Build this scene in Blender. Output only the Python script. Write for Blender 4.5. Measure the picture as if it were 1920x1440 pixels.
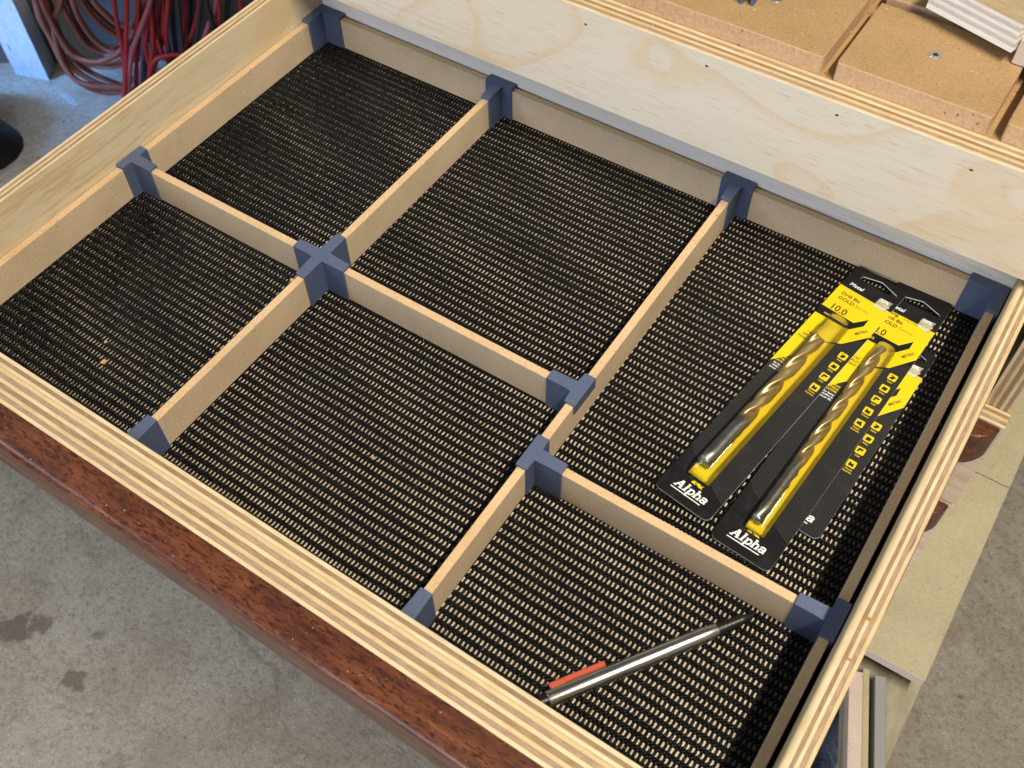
import bpy, bmesh, math, random
import numpy as np
from mathutils import Vector, Euler, Matrix
random.seed(7); rng = np.random.default_rng(7)
for o in list(bpy.data.objects): bpy.data.objects.remove(o, do_unlink=True)
scene = bpy.context.scene
COL = scene.collection
R = math.radians
MM = 0.001

# ------------------------------------------------------------------ camera
cd = bpy.data.cameras.new('camera'); cam = bpy.data.objects.new('camera', cd); COL.objects.link(cam)
cam.location = (0.572677, -0.177533, 0.552558)
cam.rotation_euler = (R(35.89005), R(0.78287), R(33.57861))
cd.sensor_width = 36.0; cd.lens = 36.029; cd.clip_start = 0.02; cd.clip_end = 60
cd.dof.use_dof = True; cd.dof.focus_distance = 0.72; cd.dof.aperture_fstop = 16
scene.camera = cam
scene.render.resolution_x = 1024; scene.render.resolution_y = 768

# ------------------------------------------------------------------ world and lamps (a garage: one ceiling lamp, daylight from the door)
w = bpy.data.worlds.new('World'); scene.world = w; w.use_nodes = True
bg = w.node_tree.nodes['Background']; bg.inputs[0].default_value = (0.80, 0.88, 1.0, 1); bg.inputs[1].default_value = 0.045
def area(name, loc, target, sx, sy, power, col):
    l = bpy.data.lights.new(name, 'AREA'); l.shape = 'RECTANGLE'; l.size = sx; l.size_y = sy; l.energy = power; l.color = col
    o = bpy.data.objects.new(name, l); COL.objects.link(o); o.location = loc
    o.rotation_euler = (Vector(target) - Vector(loc)).to_track_quat('-Z', 'Y').to_euler()
    return o
area('ceiling_tube_lamp', (1.22, -0.18, 1.85), (0.40, -0.18, 0.0), 1.1, 0.09, 64, (1.0, 0.885, 0.72))
area('garage_door_daylight', (0.35, -3.1, 0.60), (0.35, 0.2, -0.15), 2.0, 1.8, 84, (0.86, 0.91, 1.0))
area('window_daylight', (-1.35, -0.75, 1.45), (0.35, 0.30, 0.05), 0.9, 0.8, 19, (0.74, 0.85, 1.0))
gap = area('door_gap_daylight', (-1.75, -0.35, 0.0), (-1.17, 0.68, -0.66), 0.2, 0.4, 1.5, (0.16, 0.42, 1.0)); gap.data.spread = R(20)
scene.view_settings.view_transform = 'Standard'; scene.view_settings.look = 'None'
scene.view_settings.exposure = 0.0; scene.view_settings.gamma = 1.0

# ------------------------------------------------------------------ helpers
def tag(o, label=None, cat=None, group=None, kind=None):
    if label: o['label'] = label
    if cat: o['category'] = cat
    if group: o['group'] = group
    if kind: o['kind'] = kind
    return o
def thing(name, label, cat, loc=(0, 0, 0), rz=0, group=None):
    o = bpy.data.objects.new(name, None); COL.objects.link(o); o.empty_display_size = 0.01
    o.location = Vector(loc) * MM; o.rotation_euler = (0, 0, rz); o['_org'] = list(loc)
    return tag(o, label, cat, group)
def org_of(p):
    while p is not None:
        if '_org' in p: return np.array(p['_org'][:])
        p = p.parent
    return np.zeros(3)
def link(name, me, parent=None):
    o = bpy.data.objects.new(name, me); COL.objects.link(o)
    if parent is not None: o.parent = parent
    return o
def mk(name, verts, faces, mat, parent=None, smooth=False, local=False):
    v = np.asarray(verts, float)
    if not local: v = v - org_of(parent)
    me = bpy.data.meshes.new(name); me.from_pydata((v * MM).tolist(), [], [list(f) for f in faces])
    me.materials.append(mat); me.update()
    if smooth: me.polygons.foreach_set('use_smooth', [True] * len(me.polygons))
    return link(name, me, parent)
def bm_obj(name, bm, mat, parent=None, local=False, smooth=False):
    og = Vector((0, 0, 0)) if local else Vector(org_of(parent))
    for v in bm.verts: v.co = (v.co - og) * MM
    bmesh.ops.recalc_face_normals(bm, faces=bm.faces)
    me = bpy.data.meshes.new(name); bm.to_mesh(me); bm.free(); me.materials.append(mat)
    if smooth: me.polygons.foreach_set('use_smooth', [True] * len(me.polygons))
    return link(name, me, parent)
def bm_box(bm, x0, x1, y0, y1, z0, z1, bev=0.0, seg=1):
    r = bmesh.ops.create_cube(bm, size=1.0)['verts']
    for v in r:
        v.co = Vector((x0 + (v.co.x + .5) * (x1 - x0), y0 + (v.co.y + .5) * (y1 - y0), z0 + (v.co.z + .5) * (z1 - z0)))
    if bev > 0:
        es = list({e for v in r for e in v.link_edges})
        bmesh.ops.bevel(bm, geom=es, offset=bev, segments=seg, affect='EDGES', profile=.5)
def box(name, x0, x1, y0, y1, z0, z1, mat, parent=None, bev=0.0, seg=1, local=False):
    bm = bmesh.new(); bm_box(bm, x0, x1, y0, y1, z0, z1, bev, seg)
    return bm_obj(name, bm, mat, parent, local)
def bm_prism(bm, pts, z0, z1, bev=0.0, seg=2, bottom=True):
    """vertical prism on a plan outline, bevelled round its top edge"""
    a = [bm.verts.new((x, y, z0)) for x, y in pts]; b = [bm.verts.new((x, y, z1)) for x, y in pts]
    n = len(pts); top = bm.faces.new(b)
    if bottom: bm.faces.new(a[::-1])
    side = []
    for i in range(n): side.append(bm.faces.new((a[i], a[(i + 1) % n], b[(i + 1) % n], b[i])))
    if bev > 0:
        es = list(top.edges) + [e for f in side for e in f.edges if abs(e.verts[0].co.z - e.verts[1].co.z) > .1 * (z1 - z0)]
        bmesh.ops.bevel(bm, geom=list(set(es)), offset=bev, segments=seg, affect='EDGES', profile=.5)
def prism(name, pts, z0, z1, mat, parent=None, bev=0.0, seg=2, local=False):
    bm = bmesh.new(); bm_prism(bm, pts, z0, z1, bev, seg)
    return bm_obj(name, bm, mat, parent, local)
def extrude_profile(name, prof, axis, a0, a1, mat, parent=None, smooth=False):
    """closed 2-D profile swept straight along 'x' (profile y,z) or 'y' (profile x,z)"""
    n = len(prof); V = []
    for a in (a0, a1):
        for p, q in prof: V.append((a, p, q) if axis == 'x' else (p, a, q))
    F = [list(range(n)), list(range(2 * n - 1, n - 1, -1))]
    for i in range(n): F.append((i, (i + 1) % n, n + (i + 1) % n, n + i))
    v = np.array(V) - org_of(parent)
    me = bpy.data.meshes.new(name); me.from_pydata((v * MM).tolist(), [], F); me.materials.append(mat)
    bm = bmesh.new(); bm.from_mesh(me); bmesh.ops.recalc_face_normals(bm, faces=bm.faces); bm.to_mesh(me); bm.free()
    return link(name, me, parent)
def catmull(P, sub=8):
    P = [np.array(p, float) for p in P]; out = []
    Q = [2 * P[0] - P[1]] + P + [2 * P[-1] - P[-2]]
    for i in range(1, len(Q) - 2):
        for k in range(sub):
            t = k / sub
            out.append(.5 * ((2 * Q[i]) + (-Q[i - 1] + Q[i + 1]) * t + (2 * Q[i - 1] - 5 * Q[i] + 4 * Q[i + 1] - Q[i + 2]) * t * t + (-Q[i - 1] + 3 * Q[i] - 3 * Q[i + 1] + Q[i + 2]) * t ** 3))
    out.append(P[-1]); return out
def tube_data(path, rad, seg=8, V=None, F=None):
    V = [] if V is None else V; F = [] if F is None else F
    n = len(path); up = np.array([0.13, 0.31, 0.94]); base = len(V)
    for i, p in enumerate(path):
        t = path[min(i + 1, n - 1)] - path[max(i - 1, 0)]; t = t / (np.linalg.norm(t) + 1e-9)
        a = np.cross(t, up); a = a / (np.linalg.norm(a) + 1e-9); b = np.cross(t, a)
        r = rad[i] if hasattr(rad, '__len__') else rad
        for k in range(seg):
            th = 2 * math.pi * k / seg
            V.append(p + r * (math.cos(th) * a + math.sin(th) * b))
    for i in range(n - 1):
        for k in range(seg):
            F.append((base + i * seg + k, base + i * seg + (k + 1) % seg, base + (i + 1) * seg + (k + 1) % seg, base + (i + 1) * seg + k))
    F.append(tuple(base + k for k in range(seg))[::-1]); F.append(tuple(base + (n - 1) * seg + k for k in range(seg)))
    return V, F

# ------------------------------------------------------------------ materials
class N:
    def __init__(s, name):
        s.m = bpy.data.materials.new(name); s.m.use_nodes = True; s.t = s.m.node_tree
        s.b = s.t.nodes['Principled BSDF']
    def add(s, typ, ins=None, **kw):
        n = s.t.nodes.new(typ)
        for k, v in kw.items(): setattr(n, k, v)
        for k, v in (ins or {}).items():
            if isinstance(v, bpy.types.NodeSocket): s.t.links.new(v, n.inputs[k])
            else: n.inputs[k].default_value = v
        return n
    def coord(s, scale=(1, 1, 1), rot=(0, 0, 0), loc=(0, 0, 0)):
        c = s.add('ShaderNodeTexCoord')
        m = s.add('ShaderNodeMapping', {'Scale': scale, 'Rotation': rot, 'Location': loc}); s.t.links.new(c.outputs['Object'], m.inputs['Vector'])
        return m.outputs[0]
    def noise(s, vec, scale, detail=4, rough=.55, dist=0.0):
        return s.add('ShaderNodeTexNoise', {'Vector': vec, 'Scale': scale, 'Detail': detail, 'Roughness': rough, 'Distortion': dist}).outputs['Fac']
    def ramp(s, fac, stops):
        r = s.add('ShaderNodeValToRGB', {'Fac': fac}); e = r.color_ramp.elements
        while len(e) < len(stops): e.new(0.5)
        for el, (p, c) in zip(e, stops):
            el.position = p; el.color = (*c, 1) if hasattr(c, '__len__') else (c, c, c, 1)
        return r.outputs['Color']
    def mix(s, fac, a, b, mode='MIX'):
        n = s.t.nodes.new('ShaderNodeMix'); n.data_type = 'RGBA'; n.blend_type = mode
        for i, v in ((0, fac), (6, a), (7, b)):
            if isinstance(v, bpy.types.NodeSocket): s.t.links.new(v, n.inputs[i])
            else: n.inputs[i].default_value = v if i == 0 else (*v, 1) if len(v) == 3 else v
        return n.outputs[2]
    def math(s, op, a, b=0.0):
        n = s.t.nodes.new('ShaderNodeMath'); n.operation = op
        for i, v in ((0, a), (1, b)):
            if isinstance(v, bpy.types.NodeSocket): s.t.links.new(v, n.inputs[i])
            else: n.inputs[i].default_value = v
        return n.outputs[0]
    def bump(s, h, dist=.0002, strength=.4):
        n = s.add('ShaderNodeBump', {'Height': h, 'Distance': dist, 'Strength': strength}); s.t.links.new(n.outputs[0], s.b.inputs['Normal'])
    def out(s, col=None, rough=.6, spec=.4, metal=0.0, coat=0.0, coat_r=.1):
        if col is not None:
            if isinstance(col, bpy.types.NodeSocket): s.t.links.new(col, s.b.inputs['Base Color'])
            else: s.b.inputs['Base Color'].default_value = (*col, 1)
        if isinstance(rough, bpy.types.NodeSocket): s.t.links.new(rough, s.b.inputs['Roughness'])
        else: s.b.inputs['Roughness'].default_value = rough
        s.b.inputs['Specular IOR Level'].default_value = spec; s.b.inputs['Metallic'].default_value = metal
        s.b.inputs['Coat Weight'].default_value = coat; s.b.inputs['Coat Roughness'].default_value = coat_r
        return s.m
def plain(name, col, rough=.5, spec=.4, metal=0.0, coat=0.0):
    return N(name).out(col, rough, spec, metal, coat)

def ply_face(name, c_pale, c_tan, c_line, stretch, seed=0.0, band=1.0, fs=5.5, fk=1.0):
    """rotary-cut pine veneer: broad figure contours plus fine streaks along the grain"""
    n = N(name)
    v = n.coord(stretch, loc=(seed, seed * .7, seed * 1.3))
    big = n.noise(v, fs, 1.2, .4, .9)
    saw = n.math('FRACT', n.math('MULTIPLY', big, 4.2 * band))
    fig = n.ramp(saw, [(0.0, 0.0), (.50, .0), (.64, .42), (.72, .62), (.75, .06), (1.0, 0.0)])
    patch = n.ramp(n.noise(v, 3.1, 2, .5, .4), [(.38, 0), (.62, 1)])
    col = n.mix(n.math('MINIMUM', n.math('MULTIPLY', fig, fk), 1.0), c_pale, c_tan)
    col = n.mix(n.math('MULTIPLY', patch, .45), col, c_tan)
    ga = min(range(3), key=lambda q: stretch[q]); v2 = n.coord(tuple(1.0 if q == ga else 13.0 for q in range(3)), loc=(seed * 3, 0, 0))
    st = n.noise(v2, 24, 3, .62)
    col = n.mix(n.math('MULTIPLY', n.ramp(st, [(.50, 0), (.63, .85)]), n.ramp(n.noise(v, 4.2, 2, .5), [(.42, .12), (.66, 1.0)])), col, c_line)
    sp = n.noise(v2, 70, 2, .5)
    col = n.mix(n.ramp(sp, [(.58, 0), (.70, .55)]), col, c_line)
    n.bump(st, .00012, .3)
    return n.out(col, .62, .3)
def ply_edge(name, c0, c1, axis, seed=0.0, rough_grain=False):
    """edge of one veneer; axis = direction the edge runs in"""
    n = N(name); s = {'x': (1, 6, 6), 'y': (6, 1, 6), 'z': (6, 6, 1)}[axis]
    v = n.coord(s, loc=(seed, seed, seed))
    f = n.noise(v, 60 if not rough_grain else 130, 4, .65, .3)
    col = n.mix(n.ramp(f, [(.32, 0), (.72, 1)]), c0, c1)
    g = n.noise(n.coord(tuple(max(1, q * .6) for q in s), loc=(seed * 2, 1, 0)), 14, 2, .5)
    col = n.mix(n.ramp(g, [(.60, 0), (.80, .5)]), col, tuple(.62 * q for q in c1))
    if rough_grain:
        vo = n.noise(n.coord((1, 1, 1)), 900, 2, .5); col = n.mix(n.ramp(vo, [(.55, 0), (.75, .45)]), col, tuple(.6 * q for q in c0))
    d = n.noise(n.coord(tuple(q * .8 for q in s), loc=(seed * 5, 3, 1)), 26, 1, .4)
    col = n.mix(n.ramp(d, [(.745, 0), (.775, .8)]), col, (.12, .06, .025))
    n.bump(f, .00025, .5)
    return n.out(col, .68, .25)
def mdf(name, a, b, scale=1.0):
    n = N(name); v = n.coord((1, 1, 1))
    f = n.noise(v, 700 * scale, 3, .7); f2 = n.noise(v, 34 * scale, 3, .6, .3)
    col = n.mix(n.ramp(f, [(.33, 0), (.70, 1)]), a, b)
    col = n.mix(n.ramp(f2, [(.35, 0), (.75, .35)]), col, tuple(min(1, q * 1.22) for q in b))
    fib = n.noise(n.coord((1, 3, 1), rot=(0, 0, .5)), 330 * scale, 2, .5, 1.5)
    col = n.mix(n.ramp(fib, [(.64, 0), (.74, .45)]), col, tuple(min(1, q * 1.45) for q in b))
    dk = n.noise(v, 420 * scale, 1, .4)
    col = n.mix(n.ramp(dk, [(.735, 0), (.76, .7)]), col, tuple(.35 * q for q in a))
    n.bump(f, .00008, .35)
    return n.out(col, .72, .2)

M = {}
M['mdf'] = mdf('mdf', (.45, .345, .225), (.58, .465, .325))
M['mdf_top'] = mdf('mdf_cut_edge', (.48, .325, .175), (.65, .465, .275), .9)
M['mdf_bench'] = mdf('mdf_bench', (.28, .178, .080), (.39, .262, .130), .8)
M['mdf_bench_cut'] = mdf('mdf_bench_cut', (.38, .235, .13), (.53, .35, .21), .6)
M['mdf_olive'] = mdf('mdf_olive', (.33, .29, .19), (.43, .39, .27), .9)
M['mdf_pink'] = mdf('mdf_pink', (.42, .34, .29), (.54, .45, .39), .9)
M['ply_side'] = ply_face('ply_side', (.61, .555, .42), (.58, .445, .26), (.50, .375, .225), (2.2, .75, 1.3), 2.3, 1.0, 6.5, 1.6)
M['ply_apron'] = ply_face('ply_apron', (.64, .61, .53), (.61, .49, .33), (.50, .36, .23), (.75, 2, 1.3), 5.1, 1.15, 7.5, 1.35)
M['ply_back'] = ply_face('ply_back', (.70, .70, .69), (.66, .64, .60), (.58, .55, .50), (.5, 2, 1.6), 8.4)
M['ply_offcut'] = ply_face('ply_offcut', (.40, .33, .21), (.36, .27, .15), (.25, .17, .09), (.6, 2, 2), 6.3)
M['ply_pink'] = ply_face('ply_pink', (.60, .50, .40), (.62, .46, .30), (.5, .36, .24), (1.2, 2, 1.6), 3.3)
M['ply_bottom'] = ply_face('ply_bottom', (.60, .515, .38), (.58, .495, .355), (.51, .415, .28), (.5, 2, 1), 1.1)
for ax in 'xyz':
    M['pale_' + ax] = ply_edge('veneer_pale_' + ax, (.52, .40, .225), (.68, .565, .365), ax, 1.7)
    M['pale2_' + ax] = ply_edge('veneer_cream_' + ax, (.48, .345, .175), (.64, .50, .295), ax, 4.9)
    M['tan_' + ax] = ply_edge('veneer_tan_' + ax, (.275, .185, .118), (.42, .30, .20), ax, 2.9, True)
    M['tan2_' + ax] = ply_edge('veneer_brown_' + ax, (.22, .14, .075), (.37, .255, .145), ax, 7.3, True)
M['pale_grey'] = ply_edge('veneer_white', (.66, .62, .56), (.80, .76, .69), 'x', 3.1)
M['tan_grey'] = ply_edge('veneer_greyish', (.47, .41, .37), (.60, .54, .49), 'x', 6.1, True)

def blue_plastic():
    n = N('blue_printed_plastic'); v = n.coord((1, 1, 1))
    ln = n.add('ShaderNodeTexWave', {'Vector': n.coord((1, 1, 1)), 'Scale': 800.0, 'Distortion': .3, 'Detail': 1.0}, wave_type='BANDS', bands_direction='Z').outputs['Fac']
    ge = n.add('ShaderNodeNewGeometry'); sx = n.add('ShaderNodeSeparateXYZ', {'Vector': ge.outputs['Normal']})
    top = n.math('GREATER_THAN', sx.outputs['Z'], .7)
    sc = n.noise(n.coord((1, 4, 1), rot=(0, 0, .8)), 260, 3, .7, 2.0)
    col = n.mix(n.ramp(sc, [(.50, 0), (.72, .55)]), (.080, .104, .178), (.155, .185, .285))
    col = n.mix(top, (.074, .099, .174), col)
    n.bump(n.math('ADD', n.math('MULTIPLY', ln, .5), n.math('MULTIPLY', sc, .6)), .00009, .5)
    return n.out(col, .46, .42)
M['blue'] = blue_plastic()

def hardwood(name, axis):
    n = N(name); s = {'x': (1, 7, 7), 'z': (7, 7, 1)}[axis]
    v = n.coord(s)
    f = n.noise(v, 22, 5, .65, .8); p = n.noise(n.coord(tuple(q if q == 1 else q * .55 for q in s)), 210, 3, .65, .15)
    col = n.ramp(f, [(.28, (.044, .013, .007)), (.46, (.092, .029, .014)), (.60, (.138, .046, .022)), (.76, (.19, .070, .035))])
    col = n.mix(n.ramp(p, [(.50, 0), (.62, .9)]), col, (.030, .009, .006))
    k = n.noise(n.coord((1.2, 3.4, 3)), 11, 3, .6, 1.0); col = n.mix(n.ramp(k, [(.64, 0), (.85, .4)]), col, (.045, .013, .008))
    n.bump(p, .0002, .35)
    return n.out(col, n.ramp(f, [(.3, .42), (.7, .3)]), .35, 0, .16, .2)
M['hardwood'] = hardwood('hardwood', 'x')

def mat_black():
    n = N('black_vinyl_cord'); v = n.coord((1, 1, 1))
    f = n.noise(v, 900, 2, .6); d = n.noise(v, 24, 3, .6)
    col = n.mix(n.ramp(d, [(.45, 0), (.75, .5)]), (.0022, .0022, .003), (.006, .0058, .0064))
    r = n.ramp(f, [(.3, .18), (.75, .36)])
    n.bump(f, .00015, .4)
    return n.out(col, r, .20)
M['cord'] = mat_black()

def concrete():
    n = N('concrete'); v = n.coord((1, 1, 1))
    a = n.noise(v, 2.1, 6, .62, .4); b = n.noise(v, 11, 6, .7, .6); c = n.noise(v, 150, 5, .75)
    col = n.ramp(a, [(.28, (.335, .298, .245)), (.45, (.375, .338, .285)), (.6, (.410, .375, .322)), (.78, (.46, .43, .38))])
    col = n.mix(n.ramp(b, [(.34, .5), (.54, 0)]), col, (.205, .178, .138))
    col = n.mix(n.ramp(b, [(.58, 0), (.78, .6)]), col, (.46, .445, .415))
    col = n.mix(n.ramp(c, [(.32, .75), (.50, 0)]), col, (.155, .136, .112))
    col = n.mix(n.ramp(c, [(.57, 0), (.74, .65)]), col, (.58, .555, .51))
    gr = n.noise(v, 420, 3, .7); col = n.mix(n.ramp(gr, [(.32, .5), (.5, 0)]), col, (.12, .11, .095))
    vo = n.add('ShaderNodeTexVoronoi', {'Vector': v, 'Scale': 14.0}).outputs['Distance']
    col = n.mix(n.ramp(vo, [(.030, .8), (.06, 0)]), col, (.085, .075, .066))
    dv_ = n.coord((1, 1, 1)); wv = n.add('ShaderNodeTexVoronoi', {'Vector': n.mix(.12, dv_, n.add('ShaderNodeTexNoise', {'Vector': v, 'Scale': 7.0, 'Detail': 4.0}).outputs['Color']), 'Scale': 2.4}, feature='DISTANCE_TO_EDGE').outputs['Distance']
    col = n.mix(n.math('MULTIPLY', n.ramp(wv, [(.0, 1), (.012, 0)]), n.ramp(a, [(.45, 0), (.6, .7)])), col, (.13, .115, .10))
    ru = n.noise(n.coord((1, 1, 1), loc=(5, 2, 0)), 5.5, 4, .6); col = n.mix(n.ramp(ru, [(.67, 0), (.76, .6)]), col, (.26, .16, .09))
    # old oil and rust marks
    wn = n.add('ShaderNodeTexNoise', {'Vector': v, 'Scale': 42.0, 'Detail': 3.0}).outputs['Color']
    for px, py, ra, k_, cc in ((-.298, -.107, .024, .8, (.125, .105, .085)), (-.277, -.082, .016, .75, (.125, .105, .085)), (-.176, -.111, .017, .75, (.135, .115, .092)), (-.20, -.05, .010, .5, (.15, .13, .105)), (.725, .79, .022, .8, (.20, .095, .035)), (-.05, -.16, .02, .35, (.17, .15, .12))):
        wp = n.add('ShaderNodeVectorMath', {0: v, 1: (px, py, -.75)}, operation='SUBTRACT').outputs[0]
        wq = n.add('ShaderNodeVectorMath', {0: wp, 1: n.add('ShaderNodeVectorMath', {0: n.add('ShaderNodeVectorMath', {0: wn, 1: (.5, .5, .5)}, operation='SUBTRACT').outputs[0], 'Scale': ra * 2.6}, operation='SCALE').outputs[0]}, operation='ADD').outputs[0]
        ds = n.add('ShaderNodeVectorMath', {0: n.add('ShaderNodeVectorMath', {0: wq, 1: (1, 1, 0)}, operation='MULTIPLY').outputs[0]}, operation='LENGTH').outputs['Value']
        col = n.mix(n.ramp(n.math('DIVIDE', ds, ra * 2), [(.36, k_), (.52, 0)]), col, cc)
    n.bump(n.math('ADD', n.math('MULTIPLY', b, .6), n.math('ADD', c, n.math('MULTIPLY', gr, .3))), .005, .6)
    return n.out(col, n.ramp(b, [(.3, .55), (.7, .85)]), .35)
M['concrete'] = concrete()

# ------------------------------------------------------------------ setting: floor and wall
fl = mk('floor', [(-6000, -4000, -750), (6000, -4000, -750), (6000, 6000, -750), (-6000, 6000, -750)], [(0, 1, 2, 3)], M['concrete']); tag(fl, kind='structure')
fw = np.array([-.553, .833]); rt_ = np.array([.833, .553])          # horizontal view direction and its right
base = np.array([-1040., 745.])
def wallpt(s, d, z): q = base + rt_ * s + fw * d; return (q[0], q[1], z)
def wmat():
    n = N('rough_wall'); v = n.coord((1, 1, 1)); a = n.noise(v, 4, 5, .6); b = n.noise(v, 60, 4, .7)
    col = n.ramp(a, [(.3, (.06, .057, .048)), (.7, (.12, .116, .102))]); col = n.mix(n.ramp(b, [(.3, .5), (.55, 0)]), col, (.06, .055, .05))
    n.bump(b, .004, .5); return n.out(col, .85, .2)
M['wall'] = wmat()
wl = mk('wall', [wallpt(-2500, 105, -751), wallpt(2500, 105, -751), wallpt(2500, 105, 1800), wallpt(-2500, 105, 1800), wallpt(-2500, 270, -751), wallpt(2500, 270, -751), wallpt(2500, 270, 1800), wallpt(-2500, 270, 1800)],
        [(0, 1, 2, 3), (5, 4, 7, 6), (3, 2, 6, 7), (1, 0, 4, 5), (0, 3, 7, 4), (2, 1, 5, 6)], M['wall']); tag(wl, kind='structure')

# ------------------------------------------------------------------ plywood panel built veneer by veneer
def ply_panel(name, parent, ext, axis, thick, run, faces=(None, None), label=None, jit=.12):
    """ext=(x0,x1,y0,y1,z0,z1); veneers stacked along axis with given thicknesses; run = direction of the visible edge"""
    e = bpy.data.objects.new(name, None); COL.objects.link(e); e.parent = parent; e.empty_display_size = .01
    if label: e['label'] = label
    i = 'xyz'.index(axis); a0 = ext[2 * i]; tot = sum(thick); k = (ext[2 * i + 1] - a0) / tot; a = a0
    keys = ['pale_', 'tan_', 'pale2_', 'tan2_']
    for j, t in enumerate(thick):
        b = list(ext); b[2 * i] = a + .015; b[2 * i + 1] = a + t * k - .015; a += t * k
        for q in range(3):
            if q != i:
                b[2 * q] += random.uniform(0, jit); b[2 * q + 1] -= random.uniform(0, jit)
        m = M[keys[(j * 1) % 2 + (2 if (j // 2) % 2 else 0)] + run]
        if j == 0 and faces[0]: m = faces[0]
        if j == len(thick) - 1 and faces[1]: m = faces[1]
        if name == 'front_panel' and parent is drawer and j == 1: b[5] -= .9; m = M['tan2_' + run]
        o = box('ply', *b, m, e, bev=.18)
        # outer veneers carry face figure on their faces and edge grain on their edges
        if (j == 0 and faces[0]) or (j == len(thick) - 1 and faces[1]):
            o.data.materials.append(M['pale_' + run])
            for p in o.data.polygons:
                if abs(p.normal[i]) < .5: p.material_index = 1
    return e

# ------------------------------------------------------------------ the drawer
HZ = 66.0
drawer = thing('drawer', 'open pine plywood drawer with a red-brown hardwood front edge', 'drawer', (295, 170, -14))
ply_panel('side_panel', drawer, (-14.2, -3.6, -36.5, 415, -14, HZ), 'x', [2.4, 2.1, 2.0, 2.1, 2.0], 'y', (M['ply_side'], M['ply_side']))
# right side: inner veneer with a rounded arris
rs = bpy.data.objects.new('side_panel', None); COL.objects.link(rs); rs.parent = drawer
xi = 595.0; r = 3.6; prof = [(xi, -14), (xi + 4.2, -14), (xi + 4.2, HZ)] + [(xi + 4.2 - (4.2 - r) - r * math.sin(t), HZ - r + r * math.cos(t)) for t in np.linspace(0, math.pi / 2, 12)]
extrude_profile('ply', prof, 'y', -36.5, 415, M['pale_y'], rs)
x = xi + 4.2
for t, m in ((2.0, 'tan2_'), (2.0, 'pale_'), (2.2, 'tan_'), (2.2, 'pale2_')):
    box('ply', x + .015, x + t - .015, -36.5, 415, -14, HZ - random.uniform(0, .15), M[m + 'y'], rs, .15); x += t
# front: box front plus facing board
ply_panel('front_panel', drawer, (-14.2, 607.5, -43.6, -36.6, -14, HZ), 'y', [2.2, 2.5, 2.3], 'x', (None, M['ply_side']))
ply_panel('facing_panel', drawer, (-24, 620, -61.6, -43.7, -40, HZ - .15), 'y', [2.3, 2.6, 2.4, 2.8, 2.4, 2.8, 2.5], 'x')
# hardwood finger-pull strip along the top of the facing
pf = []
y0, y1, zb, zt = -61.7, -82.5, 30.0, HZ - .3
pf += [(y0, zb), (y0, zt)]
for cy, cz, a0, a1, rr in ((y1 + 4.2, zt - 4.2, 90, 180, 4.2), (y1 + 5.0, zb + 5.0, 180, 270, 5.0)):
    pf += [(cy + rr * math.cos(R(t)), cz + rr * math.sin(R(t))) for t in np.linspace(a0, a1, 7)]
hw = extrude_profile('pull_strip', pf, 'x', -24, 620, M['hardwood'], drawer)
hw['label'] = 'glossy red-brown hardwood strip along the front'
for p in hw.data.polygons: p.use_smooth = len(p.vertices) == 4
hw.data.set_sharp_from_angle(angle=R(35))
box('back_panel', -3.4, 594.8, 381.5, 393.5, -14, HZ, M['ply_back'], drawer, .3)
box('bottom_panel', -3.4, 594.8, -36.4, 381.3, -9, -1.15, M['ply_bottom'], drawer)
def staple(x, y, s): box('filled_nail', x - s, x + s, y - s * .8, y + s * .8, HZ - 1, HZ + .05, plain('knot_plug', (.36, .17, .06), .6), drawer)
staple(602.2, 88.5, 1.4); staple(602.0, 63.5, 1.0)
# steel runner on the outside of the right wall
box('drawer_runner', 608.0, 610.8, 120, 420, 6, 26, plain('runner_steel', (.32, .32, .32), .35, .5, .9), drawer, .5)

# ------------------------------------------------------------------ woven liner: black cords, holes over the pale bottom
PX, PY = 2.88, 6.45
def ell(nx, nz):
    V = []; F = []
    for j in range(nz):
        ph = (math.pi / 2) * j / nz - .25 * (j == 0)
        for i in range(nx):
            th = 2 * math.pi * i / nx; V.append((math.cos(th) * math.cos(ph), math.sin(th) * math.cos(ph), math.sin(ph)))
    V.append((0, 0, 1)); t = len(V) - 1
    for j in range(nz - 1):
        for i in range(nx): F.append((j * nx + i, j * nx + (i + 1) % nx, (j + 1) * nx + (i + 1) % nx, (j + 1) * nx + i))
    tri = [((nz - 1) * nx + i, (nz - 1) * nx + (i + 1) % nx, t) for i in range(nx)]
    return np.array(V), np.array(F), np.array(tri)
Ve, Fe, Te = ell(7, 3)
xs = np.arange(-1.2, 594, PX); ys = np.arange(-33.6, 381, PY)
GX, GY = np.meshgrid(xs, ys); GX = GX + rng.normal(0, .22, len(ys))[:, None] + .35 * np.sin(GY * .021)
GY = GY + rng.normal(0, .10, len(ys))[:, None]; GX = GX.ravel(); GY = GY.ravel(); nC = len(GX)
wob = lambda x, y: (.26 * np.sin(x * .031 + y * .017) + .2 * np.sin(y * .083 + x * .011), .7 * np.sin(x * .0143 + 1.3 + y * .004) + .3 * np.sin(x * .052 + y * .006) + .12 * np.sin(x * .15 + y * .3), .2 * np.sin(x * .041 + y * .057) + .16 * np.sin(y * .11 + x * .02))
def inst(cx, cy, cz, a, b, c, ang, tilt):
    """many half-ellipsoids in one go"""
    n = len(cx); P = np.repeat(Ve[None], n, 0) * np.stack([a, b, c], 1)[:, None, :]
    P[:, :, 2] += P[:, :, 1] * tilt[:, None]
    ca, sa = np.cos(ang)[:, None], np.sin(ang)[:, None]
    X = P[:, :, 0] * ca - P[:, :, 1] * sa + cx[:, None]; Y = P[:, :, 0] * sa + P[:, :, 1] * ca + cy[:, None]; Z = P[:, :, 2] + cz[:, None]
    return np.stack([X, Y, Z], 2).reshape(-1, 3)
def rn(s): return rng.normal(0, s, nC)
one = np.ones(nC)
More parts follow.
